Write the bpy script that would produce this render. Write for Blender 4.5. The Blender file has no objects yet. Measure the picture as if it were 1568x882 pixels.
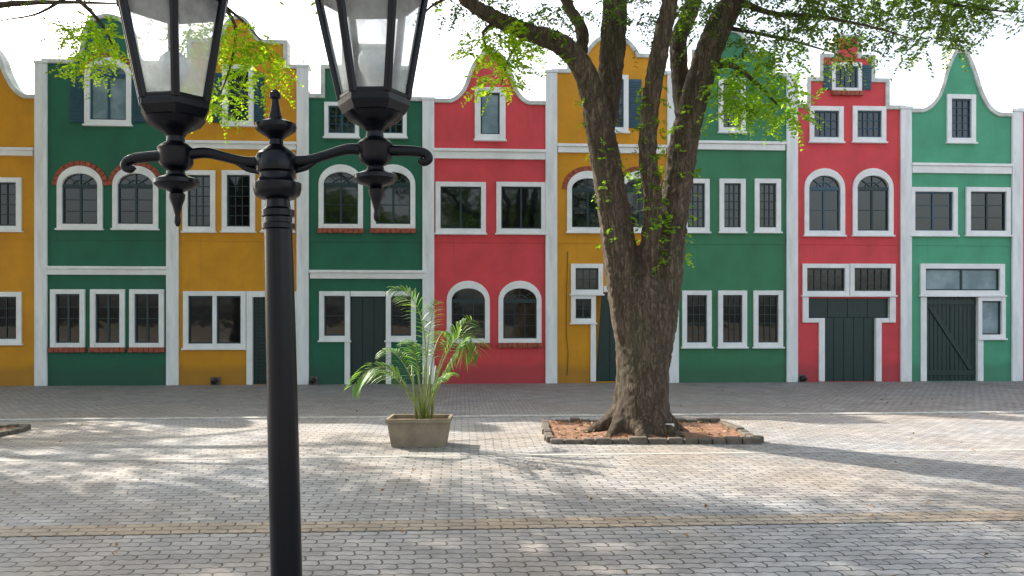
import bpy, math, random
import numpy as np
from mathutils import Vector, Matrix
random.seed(7); rng=np.random.default_rng(7)
F=1219.6; HZ=492.0; CH=1.6
D0=20.5; K=0.0633; TH=math.atan(K)
def W(px,py,d): return Vector(((px-784)/F*d, d, CH-(py-HZ)/F*d))
def fdepth(px): return D0/(1-K*(px-784)/F)
def FU(px):
    d=fdepth(px); return (px-784)/F*d/math.cos(TH)
def FZ(px,py): return CH-(py-HZ)/F*fdepth(px)
scene=bpy.context.scene
col=scene.collection

# ---------------------------------------------------------------- materials
def newmat(name):
    m=bpy.data.materials.new(name); m.use_nodes=True
    nt=m.node_tree; nt.nodes.clear()
    out=nt.nodes.new('ShaderNodeOutputMaterial'); b=nt.nodes.new('ShaderNodeBsdfPrincipled')
    nt.links.new(b.outputs[0],out.inputs[0])
    return m,nt,b,out
def nd(nt,t,**kw):
    n=nt.nodes.new(t)
    for k,v in kw.items(): setattr(n,k,v)
    return n
def ramp(nt,fac,stops):
    r=nt.nodes.new('ShaderNodeValToRGB'); e=r.color_ramp.elements
    while len(e)<len(stops): e.new(0.5)
    for i,(p,c) in enumerate(stops):
        e[i].position=p; e[i].color=(c[0],c[1],c[2],1) if hasattr(c,'__len__') else (c,c,c,1)
    nt.links.new(fac,r.inputs[0]); return r
def noise(nt,vec,scale,detail=5,rough=0.6):
    n=nd(nt,'ShaderNodeTexNoise'); n.inputs['Scale'].default_value=scale
    n.inputs['Detail'].default_value=detail; n.inputs['Roughness'].default_value=rough
    nt.links.new(vec,n.inputs['Vector']); return n
def mixc(nt,fac,a,b,blend='MIX'):
    m=nd(nt,'ShaderNodeMix',data_type='RGBA',blend_type=blend)
    def setin(idx,v):
        if isinstance(v,bpy.types.NodeSocket): nt.links.new(v,m.inputs[idx])
        elif idx==0: m.inputs[0].default_value=v
        else: m.inputs[idx].default_value=(v[0],v[1],v[2],1)
    setin(0,fac); setin(6,a); setin(7,b); return m.outputs[2]
def mapping(nt,scale=(1,1,1),src='Object'):
    tc=nd(nt,'ShaderNodeTexCoord'); mp=nd(nt,'ShaderNodeMapping'); mp.inputs['Scale'].default_value=scale
    nt.links.new(tc.outputs[src],mp.inputs[0]); return mp.outputs[0]
def bump(nt,b,h,strength=0.3,dist=0.01):
    bn=nd(nt,'ShaderNodeBump'); bn.inputs['Strength'].default_value=strength; bn.inputs['Distance'].default_value=dist
    nt.links.new(h,bn.inputs['Height']); nt.links.new(bn.outputs[0],b.inputs['Normal'])

def wallmat(name,c):
    m,nt,b,out=newmat(name); v=mapping(nt)
    n1=noise(nt,v,1.3,6); n2=noise(nt,mapping(nt,(6,6,0.5)),1.0,5); n3=noise(nt,v,60,4)
    r1=ramp(nt,n1.outputs[0],[(0.3,0.84),(0.7,1.12)])
    c1=mixc(nt,1.0,c,r1.outputs[0],'MULTIPLY')
    r2=ramp(nt,n2.outputs[0],[(0.56,0.0),(0.80,0.38)])
    c2=mixc(nt,r2.outputs[0],c1,tuple(x*0.55+0.015 for x in c))
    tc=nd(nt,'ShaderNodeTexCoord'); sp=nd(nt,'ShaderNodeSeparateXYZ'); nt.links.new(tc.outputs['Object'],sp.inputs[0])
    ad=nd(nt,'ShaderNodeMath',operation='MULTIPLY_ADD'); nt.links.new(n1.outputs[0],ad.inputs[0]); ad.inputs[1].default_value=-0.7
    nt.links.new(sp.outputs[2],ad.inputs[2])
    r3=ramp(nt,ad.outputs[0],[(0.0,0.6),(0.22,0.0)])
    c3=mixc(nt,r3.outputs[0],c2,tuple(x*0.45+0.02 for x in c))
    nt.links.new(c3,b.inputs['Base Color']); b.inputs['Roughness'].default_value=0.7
    bump(nt,b,n3.outputs[0],0.25,0.006); return m
def simplemat(name,c,rough=0.6,var=0.15,scale=8,bs=0.1,metal=0,stretch=(1,1,1),spec=None):
    m,nt,b,out=newmat(name); v=mapping(nt,stretch)
    n1=noise(nt,v,scale,6)
    r1=ramp(nt,n1.outputs[0],[(0.3,1-var),(0.7,1+var*0.6)])
    nt.links.new(mixc(nt,1.0,c,r1.outputs[0],'MULTIPLY'),b.inputs['Base Color'])
    b.inputs['Roughness'].default_value=rough; b.inputs['Metallic'].default_value=metal
    if spec is not None: b.inputs['Specular IOR Level'].default_value=spec
    n2=noise(nt,v,scale*8,3); bump(nt,b,n2.outputs[0],bs,0.005); return m
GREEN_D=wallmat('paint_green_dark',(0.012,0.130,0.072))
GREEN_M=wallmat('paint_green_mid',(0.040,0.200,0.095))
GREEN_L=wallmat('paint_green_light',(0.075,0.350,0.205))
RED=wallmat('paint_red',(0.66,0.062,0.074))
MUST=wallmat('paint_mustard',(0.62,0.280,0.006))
WHITE=simplemat('white_trim',(0.82,0.84,0.84),0.6,0.12,2.5,0.15)
PIL=simplemat('pilaster_white',(0.78,0.81,0.82),0.65,0.18,1.6,0.2,stretch=(4,4,0.7))
COPE=simplemat('coping_weathered',(0.60,0.63,0.60),0.8,0.4,3,0.3)
CASE=simplemat('casement_dark',(0.010,0.036,0.042),0.4,0.2)
CASEG=simplemat('casement_blue',(0.025,0.085,0.13),0.4,0.2)
DOOR=simplemat('door_green',(0.004,0.030,0.026),0.45,0.35,3,0.2,stretch=(6,6,0.7))
BRICKM=simplemat('sill_brick',(0.36,0.09,0.05),0.8,0.45,9,0.4)
ROOF=simplemat('roof_tile',(0.35,0.14,0.08),0.8,0.4,4,0.4)
def glassmat(name,c1,c2,rough=0.05,spec=0.5):
    m,nt,b,out=newmat(name); v=mapping(nt)
    n=noise(nt,v,1.7,4); r=ramp(nt,n.outputs[0],[(0.40,c1),(0.62,c2)])
    nt.links.new(r.outputs[0],b.inputs['Base Color']); b.inputs['Roughness'].default_value=rough
    b.inputs['Specular IOR Level'].default_value=spec
    n2=noise(nt,v,1.8,2); bump(nt,b,n2.outputs[0],0.08,0.03)
    return m
GLASS=glassmat('window_glass',(0.001,0.003,0.004),(0.005,0.010,0.013),0.04,0.75)
GLASSP=glassmat('window_glass_pale',(0.16,0.24,0.27),(0.28,0.38,0.42),0.12)  # pale base colour; on the light green house it paints in reflected sky
def leafmat(name,ca,cb,cc,trans=0.5):
    m,nt,b,out=newmat(name)
    g=nd(nt,'ShaderNodeNewGeometry')
    r=ramp(nt,g.outputs['Random Per Island'],[(0.0,ca),(0.55,cb),(1.0,cc)])
    tc=nd(nt,'ShaderNodeTexCoord'); n=noise(nt,tc.outputs['Object'],0.9,2)
    r2=ramp(nt,n.outputs[0],[(0.35,0.65),(0.65,1.25)])
    c=mixc(nt,1.0,r.outputs[0],r2.outputs[0],'MULTIPLY')
    nt.links.new(c,b.inputs['Base Color']); b.inputs['Roughness'].default_value=0.5
    t=nd(nt,'ShaderNodeBsdfTranslucent')
    c2=mixc(nt,1.0,c,(2.0,1.9,0.7),'MULTIPLY'); nt.links.new(c2,t.inputs[0])
    mx=nd(nt,'ShaderNodeMixShader'); mx.inputs[0].default_value=trans
    nt.links.new(b.outputs[0],mx.inputs[1]); nt.links.new(t.outputs[0],mx.inputs[2]); nt.links.new(mx.outputs[0],out.inputs[0])
    return m
LEAF=leafmat('leaf_green',(0.045,0.09,0.02),(0.08,0.15,0.03),(0.15,0.23,0.045))
LEAFY=leafmat('leaf_yellowgreen',(0.15,0.32,0.010),(0.25,0.42,0.015),(0.38,0.46,0.02),0.6)
LEAFB=leafmat('leaf_bright',(0.09,0.20,0.015),(0.16,0.31,0.02),(0.26,0.40,0.035),0.55)
PALMM=leafmat('palm_leaf',(0.07,0.18,0.03),(0.12,0.27,0.05),(0.24,0.38,0.10),0.4)
DRYM=leafmat('dry_leaf',(0.20,0.09,0.03),(0.30,0.16,0.06),(0.36,0.24,0.10),0.1)
def barkmat():
    m,nt,b,out=newmat('bark'); v=mapping(nt,(1,1,0.16))
    n1=noise(nt,v,16,9,0.75); n0=noise(nt,mapping(nt),1.6,4)
    vo=nd(nt,'ShaderNodeTexVoronoi',feature='DISTANCE_TO_EDGE'); vo.inputs['Scale'].default_value=22
    ds=mixc(nt,0.25,v,n1.outputs[1]); nt.links.new(ds,vo.inputs['Vector'])
    c=ramp(nt,n1.outputs[0],[(0.3,(0.060,0.040,0.027)),(0.52,(0.155,0.108,0.073)),(0.75,(0.30,0.23,0.165))])
    r=ramp(nt,n0.outputs[0],[(0.45,0.0),(0.7,0.55)])
    c2=mixc(nt,r.outputs[0],c.outputs[0],(0.12,0.12,0.06))
    r2=ramp(nt,vo.outputs[0],[(0.0,0.40),(0.13,1.0)])
    c3=mixc(nt,0.8,c2,r2.outputs[0],'MULTIPLY')
    nt.links.new(c3,b.inputs['Base Color']); b.inputs['Roughness'].default_value=0.9
    ad=nd(nt,'ShaderNodeMath',operation='MULTIPLY_ADD'); nt.links.new(n1.outputs[0],ad.inputs[0]); ad.inputs[1].default_value=1.2
    nt.links.new(r2.outputs[0],ad.inputs[2]); bump(nt,b,ad.outputs[0],0.9,0.03); return m
BARK=barkmat()
def pavemat(name,ca,cb,warm,bw=0.21,bh=0.105,zig=0.3):
    m,nt,b,out=newmat(name); tc=nd(nt,'ShaderNodeTexCoord'); sp=nd(nt,'ShaderNodeSeparateXYZ')
    nt.links.new(tc.outputs['Object'],sp.inputs[0])
    def pp(sock,sc):
        p=nd(nt,'ShaderNodeMath',operation='PINGPONG'); nt.links.new(sock,p.inputs[0]); p.inputs[1].default_value=sc; return p.outputs[0]
    def mad(a,k,c):
        p=nd(nt,'ShaderNodeMath',operation='MULTIPLY_ADD'); nt.links.new(a,p.inputs[0]); p.inputs[1].default_value=k; nt.links.new(c,p.inputs[2]); return p.outputs[0]
    x=mad(pp(sp.outputs[1],bh/2),zig,sp.outputs[0]); y=mad(pp(sp.outputs[0],bw/4),zig*1.2,sp.outputs[1])
    cb_=nd(nt,'ShaderNodeCombineXYZ'); nt.links.new(x,cb_.inputs[0]); nt.links.new(y,cb_.inputs[1])
    nw=noise(nt,tc.outputs['Object'],0.8,2); va=nd(nt,'ShaderNodeVectorMath',operation='MULTIPLY_ADD')
    nt.links.new(nw.outputs[1],va.inputs[0]); va.inputs[1].default_value=(0.06,0.06,0); nt.links.new(cb_.outputs[0],va.inputs[2])
    br=nd(nt,'ShaderNodeTexBrick'); nt.links.new(va.outputs[0],br.inputs['Vector'])
    br.inputs['Scale'].default_value=1; br.inputs['Brick Width'].default_value=bw; br.inputs['Row Height'].default_value=bh
    br.inputs['Mortar Size'].default_value=0.0075; br.inputs['Mortar Smooth'].default_value=0.35; br.inputs['Bias'].default_value=0
    br.inputs['Color1'].default_value=(*ca,1); br.inputs['Color2'].default_value=(*cb,1); br.inputs['Mortar'].default_value=(0.10,0.09,0.08,1)
    n1=noise(nt,tc.outputs['Object'],0.35,6,0.6); n2=noise(nt,tc.outputs['Object'],9,5); n3=noise(nt,tc.outputs['Object'],70,3)
    r=ramp(nt,n1.outputs[0],[(0.38,0.0),(0.66,1.0)])
    c=mixc(nt,r.outputs[0],br.outputs[0],mixc(nt,1.0,br.outputs[0],warm,'MULTIPLY'))
    n4=noise(nt,tc.outputs['Object'],1.7,4); r4=ramp(nt,n4.outputs[0],[(0.35,0.80),(0.65,1.08)]); c=mixc(nt,1.0,c,r4.outputs[0],'MULTIPLY')
    r2=ramp(nt,n2.outputs[0],[(0.3,0.80),(0.7,1.12)]); c=mixc(nt,1.0,c,r2.outputs[0],'MULTIPLY')
    nt.links.new(c,b.inputs['Base Color']); b.inputs['Roughness'].default_value=0.65
    inv=nd(nt,'ShaderNodeMath',operation='MULTIPLY_ADD'); nt.links.new(br.outputs[1],inv.inputs[0]); inv.inputs[1].default_value=-1.5
    nt.links.new(n3.outputs[0],inv.inputs[2]); bump(nt,b,inv.outputs[0],0.8,0.014); return m
PAVE=pavemat('interlocking_pavers',(0.45,0.45,0.465),(0.335,0.34,0.355),(1.05,0.90,0.75))
PAVER=pavemat('reddish_pavers',(0.48,0.41,0.34),(0.40,0.335,0.275),(1.04,0.88,0.70))
WALK=pavemat('small_setts',(0.33,0.32,0.315),(0.26,0.25,0.245),(1.0,0.92,0.84),0.16,0.12,0.1)
DIRT=simplemat('ground_dirt',(0.20,0.16,0.11),0.95,0.4,2,0.5)
CONC=simplemat('concrete_strip',(0.46,0.44,0.41),0.85,0.35,6,0.3)
SOIL=simplemat('red_soil',(0.27,0.14,0.085),0.95,0.5,14,0.8)
STONE=simplemat('edging_stone',(0.15,0.125,0.10),0.9,0.5,9,0.6)
IRON=simplemat('black_iron',(0.0030,0.0035,0.0065),0.28,0.3,10,0.12,0.0,spec=0.28)
POT=simplemat('planter_fibrecement',(0.25,0.205,0.14),0.8,0.3,4,0.25)
STEM=simplemat('palm_stem',(0.25,0.30,0.08),0.5,0.4,6,0.2)
LABEL=simplemat('label_white',(0.8,0.8,0.78),0.5,0.05)
PIPE=simplemat('pipe_dark',(0.02,0.02,0.02),0.5,0.2)
def frosted():
    m,nt,b,out=newmat('frosted_glass'); tc=nd(nt,'ShaderNodeTexCoord'); n=noise(nt,tc.outputs['Object'],4,5)
    t=nd(nt,'ShaderNodeBsdfTranslucent'); t.inputs[0].default_value=(0.97,0.99,1.0,1)
    tr=nd(nt,'ShaderNodeBsdfTransparent'); tr.inputs[0].default_value=(0.98,0.995,1.0,1)
    b.inputs['Base Color'].default_value=(0.80,0.85,0.87,1); b.inputs['Roughness'].default_value=0.15
    r=ramp(nt,n.outputs[0],[(0.35,0.40),(0.65,0.82)])
    m1=nd(nt,'ShaderNodeMixShader'); nt.links.new(r.outputs[0],m1.inputs[0]); nt.links.new(t.outputs[0],m1.inputs[1]); nt.links.new(tr.outputs[0],m1.inputs[2])
    m2=nd(nt,'ShaderNodeMixShader'); m2.inputs[0].default_value=0.05; nt.links.new(m1.outputs[0],m2.inputs[1]); nt.links.new(b.outputs[0],m2.inputs[2])
    nt.links.new(m2.outputs[0],out.inputs[0]); return m
FROST=frosted()
BULB=simplemat('bulb_glass',(0.75,0.78,0.75),0.2,0.03)

# ---------------------------------------------------------------- mesh helpers
class MB:
    def __init__(s): s.v=[]; s.f=[]
    def add(s,v,f):
        o=len(s.v); s.v+= [tuple(p) for p in v]; s.f+=[tuple(i+o for i in q) for q in f]
    def box(s,x0,x1,y0,y1,z0,z1):
        s.add([(x0,y0,z0),(x1,y0,z0),(x1,y1,z0),(x0,y1,z0),(x0,y0,z1),(x1,y0,z1),(x1,y1,z1),(x0,y1,z1)],
              [(0,3,2,1),(4,5,6,7),(0,1,5,4),(1,2,6,5),(2,3,7,6),(3,0,4,7)])
    def strip(s,a,b,y0,y1):
        n=len(a); v=[]; f=[]
        for i in range(n): v+=[(a[i][0],y0,a[i][1]),(b[i][0],y0,b[i][1]),(b[i][0],y1,b[i][1]),(a[i][0],y1,a[i][1])]
        for i in range(n-1):
            p=4*i; q=p+4
            for k in range(4): f.append((p+k,q+k,q+(k+1)%4,p+(k+1)%4))
        f+= [(0,1,2,3),(4*n-1,4*n-2,4*n-3,4*n-4)]
        s.add(v,f)
    def poly(s,pts,y0,y1):
        n=len(pts); v=[(p[0],y0,p[1]) for p in pts]+[(p[0],y1,p[1]) for p in pts]
        f=[tuple(range(n)),tuple(range(2*n-1,n-1,-1))]+[(i,i+n,(i+1)%n+n,(i+1)%n) for i in range(n)]
        s.add(v,f)
    def lathe(s,prof,c=(0,0,0),segs=24,phase=0):
        v=[];f=[];n=len(prof)
        for r,z in prof:
            for k in range(segs):
                a=2*math.pi*k/segs+phase; v.append((c[0]+r*math.cos(a),c[1]+r*math.sin(a),c[2]+z))
        for i in range(n-1):
            for k in range(segs):
                k2=(k+1)%segs; f.append((i*segs+k,i*segs+k2,(i+1)*segs+k2,(i+1)*segs+k))
        f.append(tuple(range(segs-1,-1,-1))); f.append(tuple((n-1)*segs+k for k in range(segs)))
        s.add(v,f)
    def tube(s,pts,segs=10,rid=0.0,nsub=4,seed=0):
        P=[np.array(p,float) for p in pts]; Q=[]
        for i in range(len(P)-1):
            p0=P[max(i-1,0)];p1=P[i];p2=P[i+1];p3=P[min(i+2,len(P)-1)]
            for j in range(nsub):
                t=j/nsub; Q.append(0.5*((2*p1)+(-p0+p2)*t+(2*p0-5*p1+4*p2-p3)*t*t+(-p0+3*p1-3*p2+p3)*t**3))
        Q.append(P[-1]); v=[];f=[]
        up=None
        for i,q in enumerate(Q):
            tn=(Q[min(i+1,len(Q)-1)]-Q[max(i-1,0)])[:3]; tn=tn/ (np.linalg.norm(tn)+1e-9)
            if up is None:
                up=np.cross(tn,[0.3,1,0.1]); 
            up=up-tn*np.dot(up,tn); up/=np.linalg.norm(up)+1e-9
            sd=np.cross(tn,up)
            for k in range(segs):
                a=2*math.pi*k/segs
                r=max(q[3],0.001)*(1+rid*(math.sin(3*a+seed+i*0.13)*0.5+math.sin(5*a+seed*2.1-i*0.1)*0.4+math.sin(8*a+i*0.05)*0.25))
                v.append(tuple(q[:3]+r*(math.cos(a)*up+math.sin(a)*sd)))
        for i in range(len(Q)-1):
            for k in range(segs):
                k2=(k+1)%segs; f.append((i*segs+k,i*segs+k2,(i+1)*segs+k2,(i+1)*segs+k))
        f.append(tuple(range(segs-1,-1,-1))); f.append(tuple((len(Q)-1)*segs+k for k in range(segs)))
        s.add(v,f)
    def obj(s,name,mat,parent=None,bevel=0,smooth=False):
        me=bpy.data.meshes.new(name); me.from_pydata(s.v,[],s.f); me.update()
        if smooth: me.polygons.foreach_set('use_smooth',[True]*len(me.polygons))
        me.materials.append(mat)
        o=bpy.data.objects.new(name,me); col.objects.link(o)
        if parent: o.parent=parent
        if bevel:
            b=o.modifiers.new('bevel','BEVEL'); b.width=bevel; b.segments=1; b.limit_method='ANGLE'
        return o
def empty(name,loc=(0,0,0),rot=(0,0,0)):
    e=bpy.data.objects.new(name,None); e.location=loc; e.rotation_euler=rot; col.objects.link(e); return e
def curved(pts):
    out=[pts[0]]
    for p in pts[1:]:
        if len(p)==4:
            p0=out[-1]; c=(p[0],p[1]); e=(p[2],p[3])
            for j in range(1,8):
                t=j/8; out.append(((1-t)**2*p0[0]+2*t*(1-t)*c[0]+t*t*e[0],(1-t)**2*p0[1]+2*t*(1-t)*c[1]+t*t*e[1]))
            out.append(e)
        else: out.append(p)
    return out
def offs(pts,t):
    n=len(pts); out=[]
    for i in range(n):
        ns=[]
        for a,b in ((i-1,i),(i,i+1)):
            if a<0 or b>=n: continue
            d=Vector((pts[b][0]-pts[a][0],pts[b][1]-pts[a][1]))
            if d.length<1e-6: continue
            d.normalize(); ns.append(Vector((-d.y,d.x)))
        m=sum(ns,Vector((0,0))); m.normalize(); k=t/max(0.5,m.dot(ns[0]))
        out.append((pts[i][0]+m.x*k,pts[i][1]+m.y*k))
    return out
def plate(outline,holes,thick):
    cu=bpy.data.curves.new('tmp','CURVE'); cu.dimensions='2D'; cu.fill_mode='BOTH'; cu.extrude=thick/2
    for loop in [outline]+holes:
        sp=cu.splines.new('POLY'); sp.points.add(len(loop)-1)
        for i,p in enumerate(loop): sp.points[i].co=(p[0],p[1],0,1)
        sp.use_cyclic_u=True
    ob=bpy.data.objects.new('tmp',cu); col.objects.link(ob)
    dg=bpy.context.evaluated_depsgraph_get(); me=bpy.data.meshes.new_from_object(ob.evaluated_get(dg))
    me.transform(Matrix(((1,0,0,0),(0,0,-1,thick/2),(0,1,0,0),(0,0,0,1))))
    bpy.data.objects.remove(ob); bpy.data.curves.remove(cu); return me

# ---------------------------------------------------------------- houses
cnt=[0]
def house(pl,pr,wm,top,els,ptop):
    uc=(FU(pl)+FU(pr))/2
    root=empty('dutch_gabled_house',(uc*math.cos(TH),D0+uc*math.sin(TH),0),(0,0,TH))
    X=lambda px:FU(px)-uc
    Z=FZ
    B={k:MB() for k in ('trim','glass','pale','case','caseb','door','brick','coping','course')}
    holes=[]
    tp=[(X(a),Z((pl+pr)/2,b)) for a,b in curved(top)]
    xl,xr=X(pl)+0.002,X(pr)-0.002
    tp[0]=(xl,tp[0][1]); tp[-1]=(xr,tp[-1][1])
    def yo():
        cnt[0]+=1; return (cnt[0]%9)*0.0023
    def window(x0,x1,y0,y1,arch=0,nx=3,nz=4,sill=None,barch=False,fw=0.125,pale=False,split=0,blue=False):
        a,b=X(x0),X(x1); xm=(x0+x1)/2; zt,zb=Z(xm,y0),Z(xm,y1); o=yo(); T=B['trim']
        cx=(a+b)/2; ia,ib=a+fw,b-fw; izb=zb+fw*0.9
        yf=-0.045-o
        h=0.03
        g=B['pale'] if pale else B['glass']; cs=B['caseb'] if blue else B['case']
        if arch:
            rise=(arch)/F*fdepth(xm); zs=zt-rise; rx=(b-a)/2
            N=14; ang=[math.pi*(1-i/N) for i in range(N+1)]
            outer=[(cx+rx*math.cos(t),zs+rise*math.sin(t)) for t in ang]
            irx=rx-fw; irz=max(rise-fw*1.55,0.08)
            inner=[(cx+irx*math.cos(t),zs+irz*math.sin(t)) for t in ang]
            T.strip(inner,outer,yf,0.06)
            T.box(a,ia,yf,0.06,zb,zs); T.box(ib,b,yf,0.06,zb,zs); T.box(ia,ib,yf+0.003,0.06,zb,izb)
            holes.append([(a+h,zb+h),(b-h,zb+h)]+[(cx+(rx-h)*math.cos(t),zs+(rise-h)*math.sin(t)) for t in reversed(ang)])
            g.poly([(ia-0.01,izb-0.01),(ib+0.01,izb-0.01)]+[(cx+(irx+0.01)*math.cos(t),zs+(irz+0.01)*math.sin(t)) for t in reversed(ang)],0.04,0.05)
            cs.box(ia,ib,0.0,0.038,zs-0.03,zs+0.03)
            for t in (math.pi*0.25,math.pi*0.5,math.pi*0.75):
                dx,dz=irx*math.cos(t),irz*math.sin(t); L=math.hypot(dx,dz); nx_,nz_=-dz/L*0.010,dx/L*0.010
                cs.poly([(cx-nx_,zs-nz_),(cx+dx-nx_,zs+dz-nz_),(cx+dx+nx_,zs+dz+nz_),(cx+nx_,zs+nz_)],0.012,0.036)
            ar=[(cx+irx*0.42*math.cos(t),zs+irz*0.42*math.sin(t)) for t in ang]; ar2=[(cx+irx*0.5*math.cos(t),zs+irz*0.5*math.sin(t)) for t in ang]
            cs.strip(ar,ar2,0.014,0.034)
            if barch:
                for i in range(N):
                    t0,t1=ang[i]-0.012,ang[i+1]+0.012
                    q=lambda t,e:(cx+(rx+e)*math.cos(t),zs+(rise+e)*math.sin(t))
                    B['brick'].poly([q(t0,0.006),q(t1,0.006),q(t1,0.125),q(t0,0.125)],-0.03-random.random()*0.008,0.02)
            itop=zs-0.03
        else:
            T.box(a,ia,yf,0.06,zb,zt); T.box(ib,b,yf,0.06,zb,zt); T.box(ia,ib,yf+0.003,0.06,zt-fw*0.95,zt); T.box(ia,ib,yf+0.003,0.06,zb,izb)
            holes.append([(a+h,zb+h),(b-h,zb+h),(b-h,zt-h),(a+h,zt-h)])
            itop=zt-fw*0.95
            g.box(ia-0.01,ib+0.01,0.04,0.05,izb-0.01,itop+0.01)
        cw=0.035
        nsp=split if split else 1
        for k in range(nsp):
            p,q=ia+(ib-ia)*k/nsp,ia+(ib-ia)*(k+1)/nsp
            if split and k>0: 
                T.box(p-0.05,p+0.05,yf+0.005,0.058,izb,itop); 
            p2=p+(0.05 if split and k>0 else 0); q2=q-(0.05 if split and k<nsp-1 else 0)
            cs.box(p2,p2+cw,0.005,0.039,izb,itop); cs.box(q2-cw,q2,0.005,0.039,izb,itop)
            cs.box(p2+cw,q2-cw,0.006,0.039,izb,izb+cw); cs.box(p2+cw,q2-cw,0.006,0.039,itop-cw,itop)
            w=q2-p2-2*cw; hh=itop-izb-2*cw
            for i in range(1,nx):
                xx=p2+cw+w*i/nx; tk=0.026 if (nx%2==0 and i==nx//2) else 0.009
                cs.box(xx-tk,xx+tk,0.012,0.038,izb+cw,itop-cw)
            for j in range(1,nz):
                zz=izb+cw+hh*j/nz; cs.box(p2+cw,q2-cw,0.015,0.037,zz-0.008,zz+0.008)
        if sill=='brick':
            n=max(4,int((b-a)/0.115)); 
            for i in range(n):
                s0=a-0.02+(b-a+0.04)*i/n; s1=a-0.02+(b-a+0.04)*(i+1)/n
                B['brick'].box(s0+0.004,s1-0.004,-0.10-random.random()*0.012,0.02,zb-0.125+random.random()*0.01,zb-0.003)
        else:
            T.box(a-0.03,b+0.03,-0.085-o,0.02,zb-0.045,zb-0.002)
    def shutter(x0,x1,y0,y1):
        a,b=X(x0),X(x1); xm=(x0+x1)/2; zt,zb=Z(xm,y0),Z(xm,y1); c=B['caseb']
        c.box(a,b,-0.035,-0.004,zb,zt)
        n=int((zt-zb)/0.06)
        for i in range(n): 
            z=zb+0.03+(zt-zb-0.06)*i/n; c.box(a+0.03,b-0.03,-0.052,-0.034,z,z+0.035)
    def cornice(x0,x1,y0,y1):
        a,b=X(x0),X(x1); xm=(x0+x1)/2; zt,zb=Z(xm,y0),Z(xm,y1); T=B['trim']
        T.box(a,b,-0.12,0.01,zt-0.07,zt); T.box(a+0.02,b-0.02,-0.075,0.012,zb,zt-0.071)
    def tbox(x0,x1,y0,y1):
        a,b=X(x0),X(x1); xm=(x0+x1)/2; B['trim'].box(a,b,-0.045-yo(),0.06,max(0.004,Z(xm,y1)),Z(xm,y0))
    def door(x0,x1,y0,y1,planks=0.11,louv=False,brace=False,hole=True):
        a,b=X(x0),X(x1); xm=(x0+x1)/2; zt,zb=Z(xm,y0),max(Z(xm,y1),0.01); d=B['door']
        if hole: holes.append([(a-0.02,zb+0.0),(b+0.02,zb),(b+0.02,zt+0.02),(a-0.02,zt+0.02)])
        d.box(a-0.03,b+0.03,0.075,0.095,zb,zt+0.03)
        n=max(2,int((b-a)/planks))
        for i in range(n):
            s0=a+(b-a)*i/n; s1=a+(b-a)*(i+1)/n
            d.box(s0+0.005,s1-0.005,0.05,0.076,zb,zt)
        if louv:
            m=int((zt-zb-0.2)/0.09)
            for i in range(m): d.box(a+0.08,b-0.08,0.028,0.052,zb+0.1+i*0.09,zb+0.15+i*0.09)
        if brace:
            for zz in (zb+0.15,zt-0.2): d.box(a+0.01,b-0.01,0.026,0.052,zz,zz+0.13)
            d.poly([(a+0.05,zt-0.25),(a+0.20,zt-0.25),(b-0.05,zb+0.3),(b-0.20,zb+0.3)],0.022,0.05)
            d.box(a+(b-a)*0.49,a+(b-a)*0.51,0.03,0.06,zb,zt)
    def tee(x0,x1,x2,x3,y0,y1,y2):
        xm=(x0+x3)/2; za,zb,zc=Z(xm,y0),Z(xm,y1),max(0.01,Z(xm,y2))
        holes.append([(X(x1),zc),(X(x2),zc),(X(x2),zb),(X(x3),zb),(X(x3),za),(X(x0),za),(X(x0),zb),(X(x1),zb)])
    for e in els:
        k=e[0]; kw=e[-1] if isinstance(e[-1],dict) else {}
        {'w':window,'s':shutter,'c':cornice,'t':tbox,'d':door,'h':tee}[k](*[q for q in e[1:] if not isinstance(q,dict)],**kw)
    outline=[(xl,0.0),(xr,0.0)]+list(reversed(tp))
    me=plate(outline,holes,0.26); me.name='front_wall'; me.materials.append(wm)
    o=bpy.data.objects.new('front_wall',me); col.objects.link(o); o.parent=root
    up=offs(tp,0.075)
    B['coping'].strip(offs(tp,-0.03),up,-0.055,0.31)
    for zz in (3.62,):
        B['course'].box(xl,xr,-0.014,0.001,zz,zz+0.035)
    pz=Z(pl,ptop)
    pm=MB(); pm.box(X(pl)-0.150,X(pl)+0.150,-0.07,-0.001,0.0,pz); pm.box(X(pl)-0.17,X(pl)+0.17,-0.09,0.27,pz+0.001,pz+0.07)
    pm.obj('pilaster',PIL,root,0.008)
    sh=min(tp[0][1],tp[-1][1]); pk=max(p[1] for p in tp)
    body=MB(); ez=sh-0.35; rz=sh+0.35*(pk-sh)
    body.add([(xl,0.262,0),(xr,0.262,0),(xr,7,0),(xl,7,0),(xl,0.262,ez),(xr,0.262,ez),(xr,7,ez),(xl,7,ez)],[(1,2,6,5),(2,3,7,6),(3,0,4,7)])
    body.obj('side_walls',wm,root)
    rf=MB(); xm=(xl+xr)/2
    rf.add([(xl,0.262,ez),(xm,0.262,rz),(xr,0.262,ez),(xl,7.2,ez),(xm,7.2,rz),(xr,7.2,ez)],[(0,1,4,3),(1,2,5,4),(3,4,5)])
    rf.obj('roof',ROOF,root)
    inter=MB(); inter.box(xl+0.02,xr-0.02,0.262,0.27,0,ez); inter.obj('interior_dark',PIPE,root)
    names={'trim':('window_frames',WHITE,0.006),'glass':('window_glass',GLASS,0),'pale':('pale_glass',GLASSP,0),'case':('casements',CASE,0),'caseb':('shutters',CASEG,0),
           'door':('door',DOOR,0.004),'brick':('brick_trim',BRICKM,0.006),'coping':('coping',COPE,0.01),'course':('string_course',wm,0)}
    for k,(n,m,bv) in names.items():
        if B[k].v: B[k].obj(n,m,root,bv)
    return root
w=lambda *a,**k:('w',*a,k)
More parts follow.
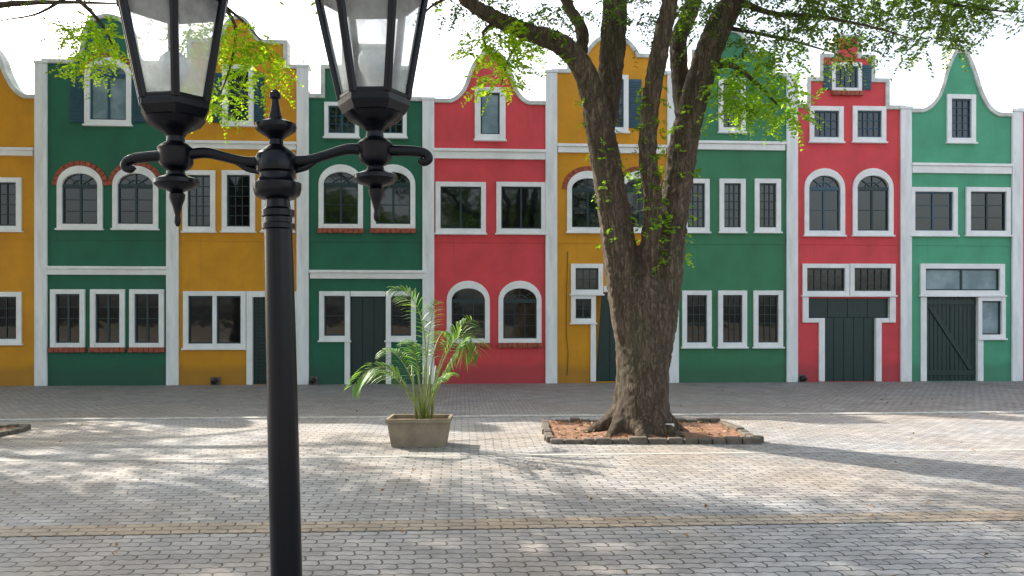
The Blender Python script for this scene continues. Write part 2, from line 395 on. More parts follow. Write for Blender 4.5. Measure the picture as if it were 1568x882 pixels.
s_=lambda *a:('s',*a); c_=lambda *a:('c',*a); t_=lambda *a:('t',*a); d_=lambda *a,**k:('d',*a,k); h_=lambda *a:('h',*a)
house(-345,-138,GREEN_M,[(-345,150),(-310,150),(-310,105),(-280,105),(-280,75),(-205,75),(-205,105),(-172,105),(-172,150),(-138,150)],
 [w(-325,-270,255,352,arch=28),w(-215,-160,255,352,arch=28),c_(-335,-148,410,422),w(-325,-270,446,530),w(-215,-160,446,530),d_(-262,-222,452,590),w(-268,-214,150,205)],150)
house(-138,64,MUST,[(-138,148),(-114,148),(-92,140,-76,92),(-60,66,-40,62),(-34,62),(-12,66,0,92),(14,140,38,148),(64,148)],
 [w(-62,-12,120,200),c_(-128,53,226,238),w(-40,34,272,353,nx=4),w(-112,-50,272,353,nx=4),w(-30,34,447,526),w(-112,-60,447,526)],148)
house(64,265,GREEN_D,[(64,97),(106,97),(128,95,130,62),(132,28,165,26),(198,28,200,62),(204,95,224,97),(265,97)],
 [w(130,202,88,191,arch=27,pale=True,nx=2,nz=1,blue=True,barch=True,fw=0.13),s_(108,129,118,188),s_(203,222,118,188),
  w(88,158,254,350,arch=30,barch=True,nx=2,nz=3),w(173,243,254,350,arch=30,barch=True,nx=2,nz=3),c_(72,257,408,421),
  w(78,131,443,532,sill='brick',nx=2,nz=4),w(139,192,443,532,sill='brick',nx=2,nz=4),w(199,252,443,532,sill='brick',nx=2,nz=4)],98)
house(265,464,MUST,[(265,102),(291,102),(291,65),(324,65),(341,60,345,46),(351,30,364,28),(377,30,383,46),(388,60,404,65),(436,65),(436,102),(464,102)],
 [w(341,389,100,192,blue=True,nx=3,nz=5),s_(325,340,112,188),s_(390,405,112,188),c_(280,455,217,229),
  w(280,330,261,354,nx=3,nz=5),w(340,391,261,354,nx=3,nz=5),w(401,451,261,354,nx=3,nz=5),
  w(281,377,446,533,split=2,nx=1,nz=1),t_(378,387,446,590),t_(387,455,446,455),t_(446,455,455,590),d_(388,446,456,590,louv=True)],102)
house(464,656,GREEN_D,[(464,150),(496,150),(496,105),(528,105),(528,72),(592,72),(592,105),(626,105),(626,152),(656,152)],
 [w(497,550,157,210,nx=4,nz=3,blue=True,fw=0.1),w(572,623,157,210,nx=4,nz=3,blue=True,fw=0.1),
  w(488,556,252,350,arch=30,sill='brick',nx=2,nz=2),w(568,636,252,350,arch=30,sill='brick',nx=2,nz=2),c_(474,652,414,427),
  w(489,536,446,521,nx=1,nz=2),w(591,637,446,521,nx=1,nz=2),t_(537,590,446,454),t_(528,536,522,590),t_(591,599,522,590),d_(537,590,455,588,planks=0.25)],104)
house(656,844,RED,[(656,157),(690,157),(712,150,720,118),(728,92,746,80),(757,80),(774,92,782,118),(790,152,810,158),(844,158)],
 [w(727,774,134,214,nx=1,nz=1,fw=0.15,pale=True),c_(664,836,229,244),
  w(667,744,279,357,nx=2,nz=1),w(760,836,279,357,nx=2,nz=1),
  w(684,750,430,525,arch=30,sill='brick',nx=3,nz=3),w(763,829,430,525,arch=30,sill='brick',nx=3,nz=3)],154)
house(844,1030,MUST,[(844,112),(872,112),(872,86),(898,86),(912,58,937,55),(962,58,976,86),(1002,86),(1002,112),(1030,112)],
 [w(914,962,115,202,nx=3,nz=4,blue=True),s_(895,913,122,196),s_(963,982,122,196),c_(853,1020,222,235),
  w(868,932,262,355,arch=28,barch=True,nx=2,nz=2),w(948,1012,262,355,arch=28,barch=True,nx=2,nz=2),
  w(874,923,404,450,nx=3,nz=2,fw=0.12),w(874,912,451,494,nx=2,nz=2,fw=0.12),t_(904,912,495,584),t_(924,986,438,447),t_(978,986,448,584),d_(913,977,449,584,planks=0.3)],112)
house(1030,1212,GREEN_M,[(1030,115),(1062,115),(1062,82),(1094,82),(1102,50,1121,48),(1140,50,1150,82),(1182,82),(1182,115),(1212,115)],
 [w(1100,1141,120,202,nx=3,nz=4),c_(1040,1202,217,230),
  w(1045,1086,274,355,nx=3,nz=5),w(1101,1141,274,355,nx=3,nz=5),w(1155,1195,274,355,nx=3,nz=5),
  w(1044,1089,445,531,nx=3,nz=5),w(1099,1143,445,531,nx=3,nz=5),w(1153,1198,445,531,nx=3,nz=5)],115)
house(1212,1386,RED,[(1212,165),(1239,165),(1239,124),(1258,124),(1258,88),(1280,88),(1280,58),(1314,58),(1314,88),(1335,88),(1335,124),(1357,124),(1357,165),(1386,165)],
 [w(1273,1319,96,140,nx=4,nz=3,blue=True,sill='brick',fw=0.1),s_(1260,1272,100,138),s_(1320,1333,100,138),
  w(1239,1291,163,217,nx=4,nz=3,blue=True),w(1305,1356,163,217,nx=4,nz=3,blue=True),
  w(1231,1293,258,360,arch=30,nx=2,nz=2,blue=True),w(1305,1367,258,360,arch=30,nx=2,nz=2),
  w(1228,1299.5,404,452,nx=5,nz=3,fw=0.12),w(1300.5,1370,404,452,nx=5,nz=3,fw=0.12),
  t_(1228,1237,455,494),t_(1361,1370,455,494),t_(1237.2,1253,487,494),t_(1349,1360.8,487,494),t_(1253.2,1262,487,584),t_(1340,1348.8,487,584),
  h_(1235,1260,1342,1363,457,489,584),
  d_(1238,1360,456,486,planks=0.5,hole=False),d_(1262.5,1339.5,486.5,584,planks=0.25,hole=False)],118)
house(1386,1556,GREEN_L,[(1386,172),(1412,172),(1436,165,1446,128),(1452,100,1464,80),(1477,80),(1488,100,1496,128),(1508,170,1530,176),(1556,176)],
 [w(1449,1493,145,218,nx=3,nz=5,blue=True),c_(1394,1548,251,266),
  w(1393,1465,287,360,nx=2,nz=3,blue=True),w(1478,1546,287,360,nx=2,nz=3),
  w(1408,1537,404,452,pale=True,nx=2,nz=1,fw=0.14),w(1496,1538,455,518,pale=True,nx=1,nz=1,fw=0.11),t_(1409,1418,455,584),t_(1496,1504.5,519,584),
  d_(1418.5,1495.5,455,584,brace=True)],168)
house(1556,1735,RED,[(1556,172),(1590,172),(1590,125),(1612,125),(1626,78,1648,76),(1670,78,1684,125),(1706,125),(1706,172),(1735,172)],
 [w(1572,1632,288,360,nx=2,nz=2),w(1655,1715,288,360,nx=2,nz=2),w(1575,1620,446,520),w(1670,1715,446,520),d_(1626,1664,452,584),w(1625,1670,160,220)],172)

# ---------------------------------------------------------------- ground
def sheet(name,mat,x0,x1,y0,y1,z,rot=TH,cx=0,cy=D0):
    m=MB(); m.add([(x0,y0,0),(x1,y0,0),(x1,y1,0),(x0,y1,0)],[(0,1,2,3)]); o=m.obj(name,mat); o.location=(cx,cy,z); o.rotation_euler=(0,0,rot); return o
sheet('ground',DIRT,-400,400,-400,400,-0.016)
sheet('plaza_paving',PAVE,-60,60,-45,-7.2,-0.004)
sheet('walkway',WALK,-60,60,-7.03,0.25,0.0)
kb=MB()
for i in range(-30,30):
    kb.box(i*1.0+0.004,i*1.0+0.996,-7.2+random.uniform(-.004,.004),-7.03,-0.05,0.02+random.uniform(-.004,.004))
ko=kb.obj('kerb',CONC,None,0.01); ko.location=(0,D0,0); ko.rotation_euler=(0,0,TH)
sheet('paving_band',PAVER,-60,60,-14.32,-14.0,0.0)
sheet('paving_band',CONC,-60,60,-11.0,-10.9,0.0)

# ---------------------------------------------------------------- leaves
def leaf_mesh(name,org,dirs,L,npair,ll,lw,mat,droop=0.35,parent=None,spread=1.0):
    n=len(org); org=np.asarray(org); d=dirs/np.linalg.norm(dirs,axis=1,keepdims=True)
    upv=rng.normal(0,0.35,(n,3))+[0,0,1]
    side=np.cross(d,upv); side/=np.linalg.norm(side,axis=1,keepdims=True)+1e-9
    s=(np.arange(npair)+1)/npair
    Ls=L*(0.7+0.6*rng.random(n))
    P=org[:,None,:]+d[:,None,:]*s[None,:,None]*Ls[:,None,None]; P[:,:,2]-=droop*(s**2)[None,:]*Ls[:,None]
    V=[]
    for sg in (1,-1):
        ld=sg*side[:,None,:]*spread+d[:,None,:]*0.55+rng.normal(0,0.22,(n,npair,3)); ld[:,:,2]-=0.25
        ld/=np.linalg.norm(ld,axis=2,keepdims=True)
        wv=np.cross(ld,upv[:,None,:]+rng.normal(0,0.5,(n,npair,3))); wv/=np.linalg.norm(wv,axis=2,keepdims=True)+1e-9
        l=ll*(0.7+0.5*rng.random((n,npair,1)))*(1.15-0.45*s)[None,:,None]
        q=np.stack([P,P+ld*l*0.5+wv*lw/2,P+ld*l,P+ld*l*0.5-wv*lw/2],axis=2); V.append(q.reshape(-1,3))
    V=np.concatenate(V); nf=len(V)//4
    me=bpy.data.meshes.new(name); me.vertices.add(len(V)); me.vertices.foreach_set('co',V.astype(np.float32).ravel())
    me.loops.add(nf*4); me.loops.foreach_set('vertex_index',np.arange(nf*4,dtype=np.int32))
    me.polygons.add(nf); me.polygons.foreach_set('loop_start',np.arange(0,nf*4,4,dtype=np.int32)); me.polygons.foreach_set('loop_total',np.full(nf,4,dtype=np.int32))
    me.update(calc_edges=True); me.materials.append(mat)
    o=bpy.data.objects.new(name,me); col.objects.link(o)
    if parent: o.parent=parent
    return o
def crown_fronds(centers,per,rad):
    C=np.repeat(np.asarray(centers),per,axis=0); off=rng.normal(0,1,C.shape)*np.array([rad,rad,rad*0.45]); 
    return C+off, off+rng.normal(0,rad*0.5,C.shape)

# ---------------------------------------------------------------- main tree
tree=empty('shade_tree',(0,0,0))
DT=11.3
def TP(lst,d=DT,dd=0.0,d0=0.0,k=1.0):
    out=[]; n=len(lst)
    for i,(px,py,wd) in enumerate(lst):
        dep=d+d0+dd*i/max(1,n-1); p=W(px,py,dep); out.append((p.x,p.y,p.z,wd*k/2/F*dep))
    return out
tb=MB()
tb.tube(TP([(981,700,132),(981,672,116),(982,652,98),(983,620,86),(984,580,80),(985,540,84),(986,505,92),(987,475,95),(988,450,88),(990,425,66)]),22,0.10,4,1)
A=TP([(976,590,40),(968,530,50),(957,450,54),(946,370,52),(934,290,48),(921,215,45),(908,150,39),(890,100,35),(856,66,32),(812,50,27),(764,30,25),(716,2,21),(680,-40,18),(600,-110,13),(520,-160,8)],dd=-0.8); tb.tube(A,14,0.10,4,2)
A2=TP([(922,215,36),(932,135,38),(938,60,40),(940,-20,36),(925,-130,30),(900,-260,20),(880,-400,10)],dd=0.8); tb.tube(A2,12,0.10,4,3)
A3=TP([(884,105,22),(892,50,20),(868,5,17),(846,-60,13),(800,-200,8)],dd=0.9,d0=0.1); tb.tube(A3,10,0.08,4,4)
Bm=TP([(990,480,46),(994,400,34),(1000,310,30),(992,235,29),(998,150,29),(1014,60,28),(1030,-20,25),(1040,-160,18),(1050,-320,10)],dd=-0.9,d0=-0.1); tb.tube(Bm,12,0.10,4,5)
C=TP([(994,585,44),(1006,510,54),(1018,430,54),(1028,350,48),(1040,270,45),(1053,190,44),(1073,115,42),(1096,50,41),(1130,-12,36),(1180,-90,28),(1300,-190,19),(1450,-280,10)],dd=-0.3); tb.tube(C,14,0.10,4,6)
C2=TP([(1052,195,30),(1043,125,29),(1040,60,27),(1062,0,25),(1080,-100,18),(1120,-300,9)],dd=1.2,d0=0.05); tb.tube(C2,12,0.08,4,7)
for a,l,r in ((0.1,0.56,0.12),(0.9,0.5,0.11),(2.2,0.5,0.11),(3.0,0.62,0.14),(3.7,0.55,0.12),(4.5,0.5,0.13),(5.4,0.55,0.12)):
    cx,cy=1.825,11.3
    tb.tube([(cx+0.2*math.cos(a),cy+0.2*math.sin(a),0.72,r*0.7),(cx+0.30*math.cos(a),cy+0.30*math.sin(a),0.30,r),(cx+l*math.cos(a+.1),cy+l*math.sin(a+.1),0.06,r*0.7),(cx+(l+.25)*math.cos(a+.2),cy+(l+.25)*math.sin(a+.2),-0.06,r*0.4)],10,0.1,4,a)
to=tb.obj('trunk',BARK,tree,0,True)
rm=to.modifiers.new('remesh','REMESH'); rm.mode='VOXEL'; rm.voxel_size=0.026; rm.use_smooth_shade=True
sm=to.modifiers.new('smooth','SMOOTH'); sm.iterations=3
tx=bpy.data.textures.new('barktex','CLOUDS'); tx.noise_scale=0.09; tx.noise_depth=3
dm=to.modifiers.new('disp','DISPLACE'); dm.texture=tx; dm.strength=0.045; dm.mid_level=0.55; dm.texture_coords='GLOBAL'
tw=MB()
def twig(lst,d,dd=0): tw.tube(TP(lst,d,dd,0,0.75),6,0,4)
twig([(1080,105,16),(1120,100,11),(1155,125,8),(1190,160,4)],11.2,-0.6)
twig([(1130,0,16),(1180,20,11),(1250,25,8),(1330,40,5),(1400,60,2)],11.1,-1.0)
twig([(1160,-40,16),(1260,-30,11),(1380,-10,8),(1480,10,5),(1560,20,2)],11.0,-1.0)
twig([(1330,-120,12),(1400,-40,8),(1440,20,5),(1465,70,2)],10.8,0)
twig([(812,50,12),(790,70,7),(775,100,4),(768,130,2)],10.9,-0.3)
twig([(764,30,10),(740,50,6),(748,80,3)],10.8,-0.2)
twig([(700,-10,9),(660,10,5),(640,35,2)],10.6,-0.3)
twig([(1100,40,10),(1180,55,7),(1240,70,4),(1290,85,2)],11.1,0.5)
tw.obj('twigs',BARK,tree,0,True)
def cluster(lst,per,rad,L,npair,ll,lw,mat,parent,name,droop=0.4):
    o=[];dr=[]
    for px,py,d,rx,ry,k in lst:
        for _ in range(k):
            a=random.uniform(0,2*math.pi); q=math.sqrt(random.random())
            c=W(px+rx*q*math.cos(a),py+ry*q*math.sin(a),d+random.uniform(-0.5,0.5))
            for _ in range(per):
                off=rng.normal(0,1,3)*np.array([rad,rad,rad*0.5]); o.append(np.array(c)+off); dd=off+rng.normal(0,rad*0.6,3); dr.append(dd)
    return leaf_mesh(name,np.array(o),np.array(dr),L,npair,ll,lw,mat,droop,parent)
cluster([(1150,152,11.0,50,32,17),(1190,105,10.9,36,26,8),(1120,110,11.1,25,26,5),(1215,165,10.9,16,14,3)],7,0.12,0.28,8,0.080,0.036,LEAFB,tree,'foliage_low')
cluster([(1240,5,10.8,110,24,19),(1400,20,10.6,110,30,24),(1500,0,10.5,70,24,14),(1180,45,10.9,60,24,9),(1295,75,10.9,45,14,6),(1420,60,10.6,50,18,8),(1340,-25,10.8,260,20,24),(1080,5,11.0,60,25,6)],7,0.14,0.26,8,0.075,0.034,LEAF,tree,'foliage_right')
cluster([(768,100,10.7,20,36,9),(775,60,10.8,32,18,5),(740,75,10.7,12,12,3),(808,70,10.9,16,16,3)],7,0.08,0.24,8,0.080,0.036,LEAFY,tree,'foliage_yellow')
cluster([(690,5,10.6,40,14,5),(800,8,10.8,80,18,8),(860,35,11.0,30,25,5),(980,25,11.2,40,30,7),(1060,30,11.3,40,30,5)],6,0.13,0.26,8,0.07,0.03,LEAF,tree,'foliage_left')
o=[];dr=[]
def ivy(path,i0,i1,n):
    P=[np.array(p) for p in path]
    for _ in range(n):
        t=random.uniform(i0,i1); i=int(t); i=min(i,len(P)-2); q=P[i]+(P[i+1]-P[i])*(t-i)
        a=random.uniform(-math.pi,0) if random.random()<0.75 else random.uniform(0,math.pi)
        n_=np.array([math.cos(a),math.sin(a),0.15]); o.append(q[:3]+n_*q[3]*1.0); dr.append(n_+rng.normal(0,0.4,3))
ivy(Bm,0.8,4.2,95); ivy(C,2.0,6.0,50); ivy(A,2.5,6,30); ivy(A,7,10,25)
leaf_mesh('climbing_leaves',np.array(o),np.array(dr),0.10,3,0.085,0.040,LEAFB,0.5,tree)
def crown(cx,cy,cz,R,H,n,per,rad,name,mat,parent,cond):
    cs=[]
    while len(cs)<n:
        a=random.uniform(0,2*math.pi); q=math.sqrt(random.random()); x=cx+R*q*math.cos(a); y=cy+R*q*math.sin(a); z=cz+random.uniform(0,1)**1.3*H*(1-0.75*q*q)
        if cond(x,y,z): cs.append((x,y,z))
    O,D=crown_fronds(cs,per,rad)
    return leaf_mesh(name,O,D,0.5,5,0.17,0.085,mat,0.3,parent)
def above(x,y,z,m=0.5):
    return y<2 or abs(x)>0.75*y or z-m>CH+(HZ+15)/F*y
crown(2.0,10.2,7.0,6.2,4.5,125,22,0.33,'crown',LEAF,tree,lambda x,y,z: above(x,y,z) and y<14.5)

# ---------------------------------------------------------------- second big tree (left, trunk just outside the frame)
T2=(-8.75,10.85)
t2=empty('shade_tree',(T2[0],T2[1],0))
lb=MB()
lb.tube([(0,0,-0.1,0.62),(0,0,0.25,0.45),(0.02,0,1.2,0.36),(0,0,2.6,0.36),(-0.05,0,3.4,0.34)],18,0.1,4,3)
for k,(tx_,ty_,tz_) in enumerate([(3.5,0.5,9.0),(-3,-2,9.5),(1.5,4,9.8),(-2.5,3.5,9.6),(0.3,-3.5,9.3),(5.0,2.5,9.3)]):
    lb.tube([(0,0,3.0,0.22),(tx_*0.06,ty_*0.06,4.6,0.2),(tx_*0.12,ty_*0.15,6.4,0.17),(tx_*0.42,ty_*0.42,8.0,0.12),(tx_*0.8,ty_*0.8,tz_-0.4,0.07),(tx_*1.2,ty_*1.2,tz_,0.02)],10,0.1,4,k)
l2=lb.obj('trunk',BARK,t2,0,True)
cr2=crown(1.0,1.15,8.2,8.0,3.4,245,24,0.30,'crown',LEAF,t2,lambda x,y,z: above(x+T2[0],y+T2[1],z) and y<4.4)
hb=MB()
for lst,d,dd in (([(60,-60,20),(110,-10,12),(150,30,8),(175,75,3)],11.5,-0.3),([(110,-10,9),(60,20,5),(10,30,3),(-40,40,2)],11.5,-0.4),([(240,-70,18),(320,-10,11),(360,40,8),(350,110,4),(325,170,2)],11.6,-0.3),([(320,-10,9),(380,40,5),(420,90,2)],11.6,-0.3)):
    hb.tube(TP(lst,d,dd,0,0.7),6,0,4)
ho=hb.obj('hanging_twigs',BARK,t2,0,True); ho.location=(-T2[0],-T2[1],0)
hf=cluster([(165,60,11.3,36,20,9),(135,92,11.3,18,12,5),(120,60,11.3,16,18,3),(365,65,11.4,42,26,12),(398,100,11.4,26,16,7),(335,125,11.3,20,24,6),(318,165,11.3,14,14,4),(300,60,11.4,22,26,4),(420,85,11.4,16,10,2)],7,0.11,0.27,8,0.075,0.033,LEAFY,t2,'hanging_foliage')
hf.location=(-T2[0],-T2[1],0)
hf=cluster([(30,15,11.3,50,15,4),(60,35,11.3,30,10,2),(250,5,11.3,60,15,5)],4,0.16,0.26,8,0.05,0.022,LEAF,t2,'hanging_foliage_dark'); hf.location=(-T2[0],-T2[1],0)
# third tree further back on the left, outside the frame
t3=empty('shade_tree',(-15.5,16.3,0))
q=bpy.data.objects.new('trunk',l2.data); col.objects.link(q); q.parent=t3
crown(0.5,1.0,7.6,5.6,4.2,125,20,0.36,'crown',LEAF,t3,lambda x,y,z: above(x-15.5,y+16.3,z) and y<4.5)
# trees across the plaza, reflected in the window panes
for x,y,r in ((-11,-20,1.0),(6,-22,2.6)):
    t4=empty('shade_tree',(x,y,0),(0,0,r))
    for src,nm in ((l2,'trunk'),(cr2,'crown')):
        q=bpy.data.objects.new(nm,src.data); col.objects.link(q); q.parent=t4

# ---------------------------------------------------------------- tree beds
from mathutils import noise as mn
def bed(x0,x1,y0,y1):
    e=empty('tree_bed',(0,0,0)); m=MB()
    def run(ax,a0,a1,c):
        t=a0
        while t<a1-0.02:
            l=min(random.uniform(0.16,0.26),a1-t); w_=random.uniform(0.05,0.065); h=random.uniform(0.05,0.085); j=random.uniform(-0.012,0.012)
            if ax=='x': m.box(t+0.006,t+l-0.006,c-w_+j,c+w_+j,-0.03,h)
            else: m.box(c-w_+j,c+w_+j,t+0.006,t+l-0.006,-0.03,h)
            t+=l
    run('x',x0,x1,y0); run('x',x0,x1,y1); run('y',y0+0.07,y1-0.07,x0); run('y',y0+0.07,y1-0.07,x1)
    m.obj('stone_edging',STONE,e,0.012)
    s=MB(); nx,ny=50,40; v=[];f=[]
    for j in range(ny+1):
        for i in range(nx+1):
            x=x0+0.05+(x1-x0-0.1)*i/nx; y=y0+0.05+(y1-y0-0.1)*j/ny
            z=0.02+0.05*mn.noise(Vector((x*2.5,y*2.5,0)))+0.02*mn.noise(Vector((x*11,y*11,3))); r=math.hypot(x-(x0+x1)/2,y-(y0+y1)/2); z+=0.07*max(0,1-r/0.9)
            v.append((x,y,max(z,-0.002)+0.004))
    for j in range(ny):
        for i in range(nx): a=j*(nx+1)+i; f.append((a,a+1,a+nx+2,a+nx+1))
    s.add(v,f); s.obj('soil',SOIL,e,0,True)
    n=260; O=np.stack([rng.uniform(x0+.1,x1-.1,n),rng.uniform(y0+.1,y1-.1,n),np.full(n,0.05)],1); D=rng.normal(0,1,(n,3)); D[:,2]=0
    leaf_mesh('leaf_litter',O,D,0.05,1,0.07,0.04,DRYM,0,e)
    return e
bed(0.5,3.27,10.45,12.5); bed(-10.2,-7.15,9.9,11.8)
sg=empty('plant_label',(2.16,10.9,0)); m=MB(); m.box(-0.06,0.06,-0.006,0.006,0.13,0.2); m.obj('plate',LABEL,sg,0.003); m=MB(); m.box(-0.008,0.008,0.007,0.018,-0.02,0.18); m.obj('stake',PIPE,sg)
n=300; O=np.stack([rng.uniform(-11,11,n),rng.uniform(4,19,n),np.full(n,0.022)],1); D=rng.normal(0,1,(n,3)); D[:,2]=0.02
leaf_mesh('fallen_leaves',O,D,0.02,1,0.045,0.028,DRYM,0.0)

# ---------------------------------------------------------------- planter + palm
pl=empty('planter',(-1.195,10.35,0))
m=MB()
def frus(m,w0,d0,w1,d1,z0,z1):
    m.add([(-w0,-d0,z0),(w0,-d0,z0),(w0,d0,z0),(-w0,d0,z0),(-w1,-d1,z1),(w1,-d1,z1),(w1,d1,z1),(-w1,d1,z1)],[(0,1,5,4),(1,2,6,5),(2,3,7,6),(3,0,4,7)])
frus(m,0.34,0.22,0.39,0.26,0.0,0.31); frus(m,0.41,0.28,0.41,0.28,0.311,0.36); frus(m,0.37,0.24,0.36,0.23,0.36,0.25)
for z,(a,b),(c,d) in ((0.36,(0.41,0.28),(0.37,0.24)),(0.311,(0.41,0.28),(0.385,0.255))):
    m.add([(-a,-b,z),(a,-b,z),(a,b,z),(-a,b,z),(-c,-d,z),(c,-d,z),(c,d,z),(-c,d,z)],[(0,1,5,4),(1,2,6,5),(2,3,7,6),(3,0,4,7)])
m.obj('pot',POT,pl,0.006)
m=MB(); m.add([(-.37,-.24,.31),(.37,-.24,.31),(.37,.24,.31),(-.37,.24,.31)],[(0,1,2,3)]); m.obj('soil',SOIL,pl)
pa=empty('areca_palm',(0,0,0))
fr=MB(); lf=[];lff=[]
def leafblade(p,d,L,wd,droop):
    d=d.normalized(); s=d.cross(Vector((random.uniform(-.3,.3),random.uniform(-.3,.3),1))).normalized(); o0=len(lf)
    for t,k in [(0,0.35),(0.35,1.0),(0.7,0.75),(1.0,0.03)]:
        c=p+d*L*t+Vector((0,0,-droop*L*t*t)); lf.append(tuple(c+s*wd/2*k)); lf.append(tuple(c-s*wd/2*k))
    for i in range(3): a=o0+2*i; lff.append((a,a+2,a+3,a+1))
def frond(b,c,t,dc=0,dt=0,leaf=0.26,nl=22):
    D=10.35
    p0=W(b[0],b[1],D+random.uniform(-.05,.05)); p1=W(c[0],c[1],D+dc); p2=W(t[0],t[1],D+dt)
    pts=[]
    for i in range(9):
        u=i/8; p=p0*(1-u)**2+p1*2*u*(1-u)+p2*u*u; pts.append((p.x,p.y,p.z,0.013*(1-u)+0.002))
    fr.tube(pts,6,0,2)
    for i in range(nl):
        u=0.36+0.64*i/(nl-1); p=p0*(1-u)**2+p1*2*u*(1-u)+p2*u*u; tg=((p1-p0)*(1-u)+(p2-p1)*u).normalized()
        sd=tg.cross(Vector((0,-0.6,0.8))).normalized()
        if abs(tg.x)>0.75: sd=(sd*0.6+Vector((0,0.5,0.2))).normalized()
        L=leaf*(0.55+0.75*math.sin(math.pi*min(1,(i+2)/(nl+1))))
        for sg_ in (1,-1):
            leafblade(p,sd*sg_*0.85+tg*0.75+Vector((random.uniform(-.12,.12),random.uniform(-.12,.12),0.12)),L,0.028,0.45)
for a in [((648,642),(668,445),(602,441),-.1,-.2,.24),((650,642),(700,455),(733,540),-.2,-.3,.26),((652,642),(680,500),(722,490),.2,.4,.24),((646,642),(600,515),(541,590),-.2,-.3,.26),
          ((645,642),(610,560),(572,572),.2,.4,.20),((650,642),(690,545),(712,520),-.4,-.8,.22),((646,642),(628,540),(588,535),.1,.3,.22),((650,642),(652,500),(668,462),.3,.5,.20),
          ((648,642),(640,530),(625,520),-.5,-1.0,.20),((652,642),(675,560),(690,575),-.5,-.9,.18),((650,642),(665,480),(690,515),.5,.9,.22)]:
    frond(*a)
for x in (638,644,650,656,661):
    p=W(x,643,10.35+random.uniform(-.08,.08)); q=W(x+(x-650)*0.6,560,10.35); fr.tube([(p.x,p.y,p.z,0.02),(q.x,q.y,q.z,0.013)],8,0,2)
fr.obj('stems',STEM,pa,0,True)
mm=MB(); mm.v=lf; mm.f=lff; mm.obj('fronds',PALMM,pa)

# ---------------------------------------------------------------- street lamp
S=305.0; dl=F/S
lamp=empty('street_lamp',((441-784)/F*dl,dl,0),(0,math.radians(-1.35),0))
Zp=lambda py: CH-(py-HZ)/S
def prof(l): return [(r/S,Zp(y)) for y,r in l]
m=MB()
m.lathe([(0.17,0),(0.17,0.05),(0.13,0.09),(0.12,0.22),(0.095,0.26),(0.085,0.30)],segs=28)
m.lathe([(0.0775,0.29)]+prof([(700,23.2),(500,22.4),(352,21),(350,25),(343,25),(341,21),(333,21),(331,24.5),(322,24.5),(318,19),(306,18),(304,26),(299,33),(290,36),(281,36),(278,30),(273,27),(266,27),(263,31),(256,32),(240,31),(234,27),(229,20),(222,11),(214,10),(210,14),(206,20),(200,29),(195,31),(190,30),(186,20),(182,11),(170,7.5),(152,5),(150,8),(144,8.5),(139,5),(136,1)]),segs=32)
ob=m.obj('post',IRON,lamp,0,True)
ob.modifiers.new('es','EDGE_SPLIT').split_angle=math.radians(40)
a=MB()
for sg_ in (-1,1):
    R=lambda x,y,r:(sg_*x/S,0,Zp(y),r/S)
    a.tube([R(22,248,9),R(50,246,8),R(80,238,7.5),R(110,231,8.5),R(145,234,9),R(185,235,8.5),R(215,237,8),R(229,241,7),R(233,249,6.5),R(225,254,6),R(219,249,5)],12,0,5)
    a.tube([R(28,262,4),R(45,257,5),R(60,248,4),R(75,240,3)],8,0,4)
a.obj('arms',IRON,lamp,0,True)
for sg_ in (-1,1):
    cx=sg_*(154 if sg_<0 else 151)/S; L=MB()
    L.lathe(prof([(343,2),(338,4.5),(332,5),(326,4),(312,7),(302,11),(294,12),(291,9),(288,14),(284,27),(278,33),(272,33),(268,24),(264,14),(258,12),(254,20),(246,25),(230,25),(224,27),(219,22),(214,14),(206,13),(200,17),(194,27),(188,38),(180,44)]),(cx,0,0),28)
    o1=L.obj('lantern_stem',IRON,lamp,0,True); o1.modifiers.new('es','EDGE_SPLIT').split_angle=math.radians(40)
    ph=math.radians(0+(3 if sg_>0 else -6))
    H=MB()
    H.lathe(prof([(186,37),(178,48),(166,55),(156,55),(152,52)]),(cx,0,0),6,ph)
    def hx(r,z,k): an=2*math.pi*k/6+ph; return (cx+r*math.cos(an),r*math.sin(an),z)
    zb,zt=Zp(156),Zp(0); rb,rt=50/S,81/S
    for k in range(6):
        p=hx(rb,zb,k); q=hx(rt,zt,k); H.tube([(p[0],p[1],p[2],7/S),(q[0],q[1],q[2],7/S)],6,0,1)
        for rr,zz,th in ((rb,zb+0.01,5/S),(rt,zt,6/S)):
            p=hx(rr,zz,k); q=hx(rr,zz,k+1); H.tube([(p[0],p[1],p[2],th),(q[0],q[1],q[2],th)],6,0,1)
    H.lathe(prof([(5,83),(0,91),(-6,91),(-12,80),(-40,60),(-70,32),(-78,34),(-84,22),(-100,10),(-120,4)]),(cx,0,0),6,ph)
    H.obj('lantern_frame',IRON,lamp,0.003)
    G=MB()
    for k in range(6):
        G.add([hx(rb,zb,k),hx(rb,zb,k+1),hx(rt,zt,k+1),hx(rt,zt,k)],[(0,1,2,3)])
    G.obj('lantern_glass',FROST,lamp)
    Bb=MB(); Bb.lathe([(0.02,Zp(150)),(0.028,Zp(130)),(0.045,Zp(122)),(0.07,Zp(108)),(0.075,Zp(98)),(0.065,Zp(86)),(0.04,Zp(78)),(0.01,Zp(75))],(cx,0,0),20); Bb.obj('bulb',BULB,lamp,0,True)

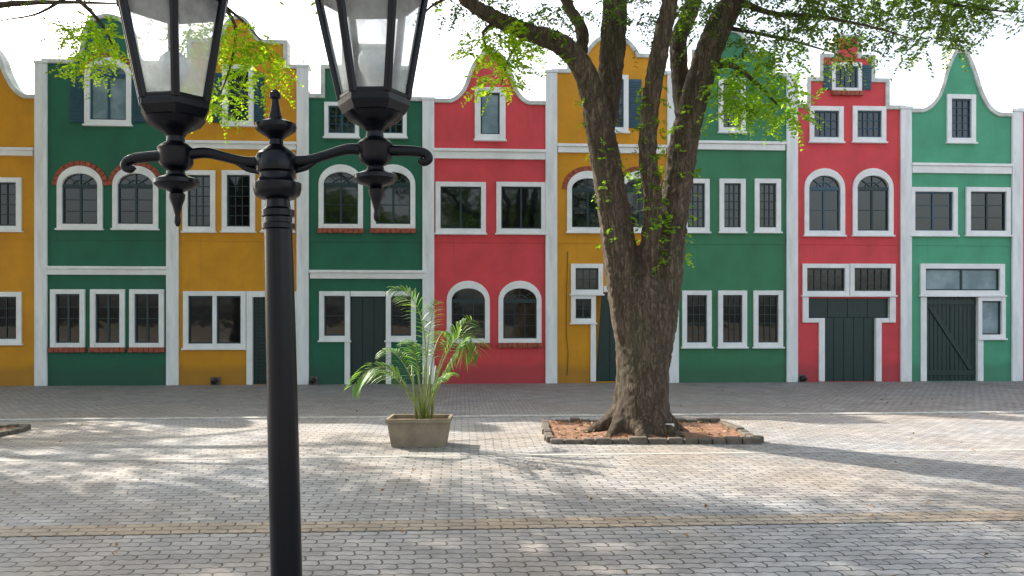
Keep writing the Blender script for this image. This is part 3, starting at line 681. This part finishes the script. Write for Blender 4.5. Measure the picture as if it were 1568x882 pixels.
def drain(px):
    u=FU(px); e=empty('drain_outlet',(u*math.cos(TH)+0.12*math.sin(TH),D0+u*math.sin(TH)-0.12,0),(0,0,TH)); m=MB()
    m.tube([(0,0.1,0.1,0.07),(0,-0.02,0.1,0.07),(0,-0.06,0.08,0.065)],14,0,2); m.obj('pipe',PIPE,e,0,True)
    m=MB(); m.box(-0.12,0.12,0.09,0.118,0.002,0.2); m.obj('plate',STONE,e,0.005)
for p in (330,480,1228): drain(p)
u=FU(868); e=empty('wall_cable',(u*math.cos(TH),D0+u*math.sin(TH)-0.03,0),(0,0,TH)); m=MB(); m.tube([(0,0,0.2,0.008),(0.03,0,0.8,0.008),(-0.02,0,1.5,0.008),(0.02,0,3.4,0.008)],6,0,5); m.obj('cable',PIPE,e,0,True)

# ---------------------------------------------------------------- light
EL=math.radians(36); az=Vector((-0.76,0.65,0)).normalized()
sd=Vector((az.x*math.cos(EL),az.y*math.cos(EL),math.sin(EL)))
sl=bpy.data.lights.new('sun','SUN'); sl.energy=8.5; sl.angle=math.radians(0.5); sl.color=(1,0.92,0.80)
so=bpy.data.objects.new('sun',sl); col.objects.link(so); so.rotation_euler=sd.to_track_quat('Z','Y').to_euler(); so.location=(-20,25,30)
wd=bpy.data.worlds.new('World'); scene.world=wd; wd.use_nodes=True; nt=wd.node_tree; nt.nodes.clear()
wo=nt.nodes.new('ShaderNodeOutputWorld'); bg=nt.nodes.new('ShaderNodeBackground'); sk=nt.nodes.new('ShaderNodeTexSky')
sk.sky_type='NISHITA'; sk.sun_disc=False; sk.sun_elevation=EL; sk.sun_rotation=math.atan2(az.x,az.y); sk.dust_density=4; sk.air_density=1.2; sk.ozone_density=1
hs=nt.nodes.new('ShaderNodeHueSaturation'); hs.inputs['Saturation'].default_value=0.5
nt.links.new(sk.outputs[0],hs.inputs['Color']); nt.links.new(hs.outputs[0],bg.inputs[0]); bg.inputs[1].default_value=0.39; nt.links.new(bg.outputs[0],wo.inputs[0])
# ---------------------------------------------------------------- camera
cd=bpy.data.cameras.new('camera'); cam=bpy.data.objects.new('camera',cd); col.objects.link(cam); scene.camera=cam
cam.location=(0,0,CH); cam.rotation_euler=(math.radians(90),0,0); cd.sensor_width=36; cd.lens=28; cd.shift_y=(HZ-441)/1568; cd.clip_end=2000; cd.clip_start=0.05
scene.view_settings.view_transform='Standard'; scene.view_settings.look='None'; scene.view_settings.exposure=0
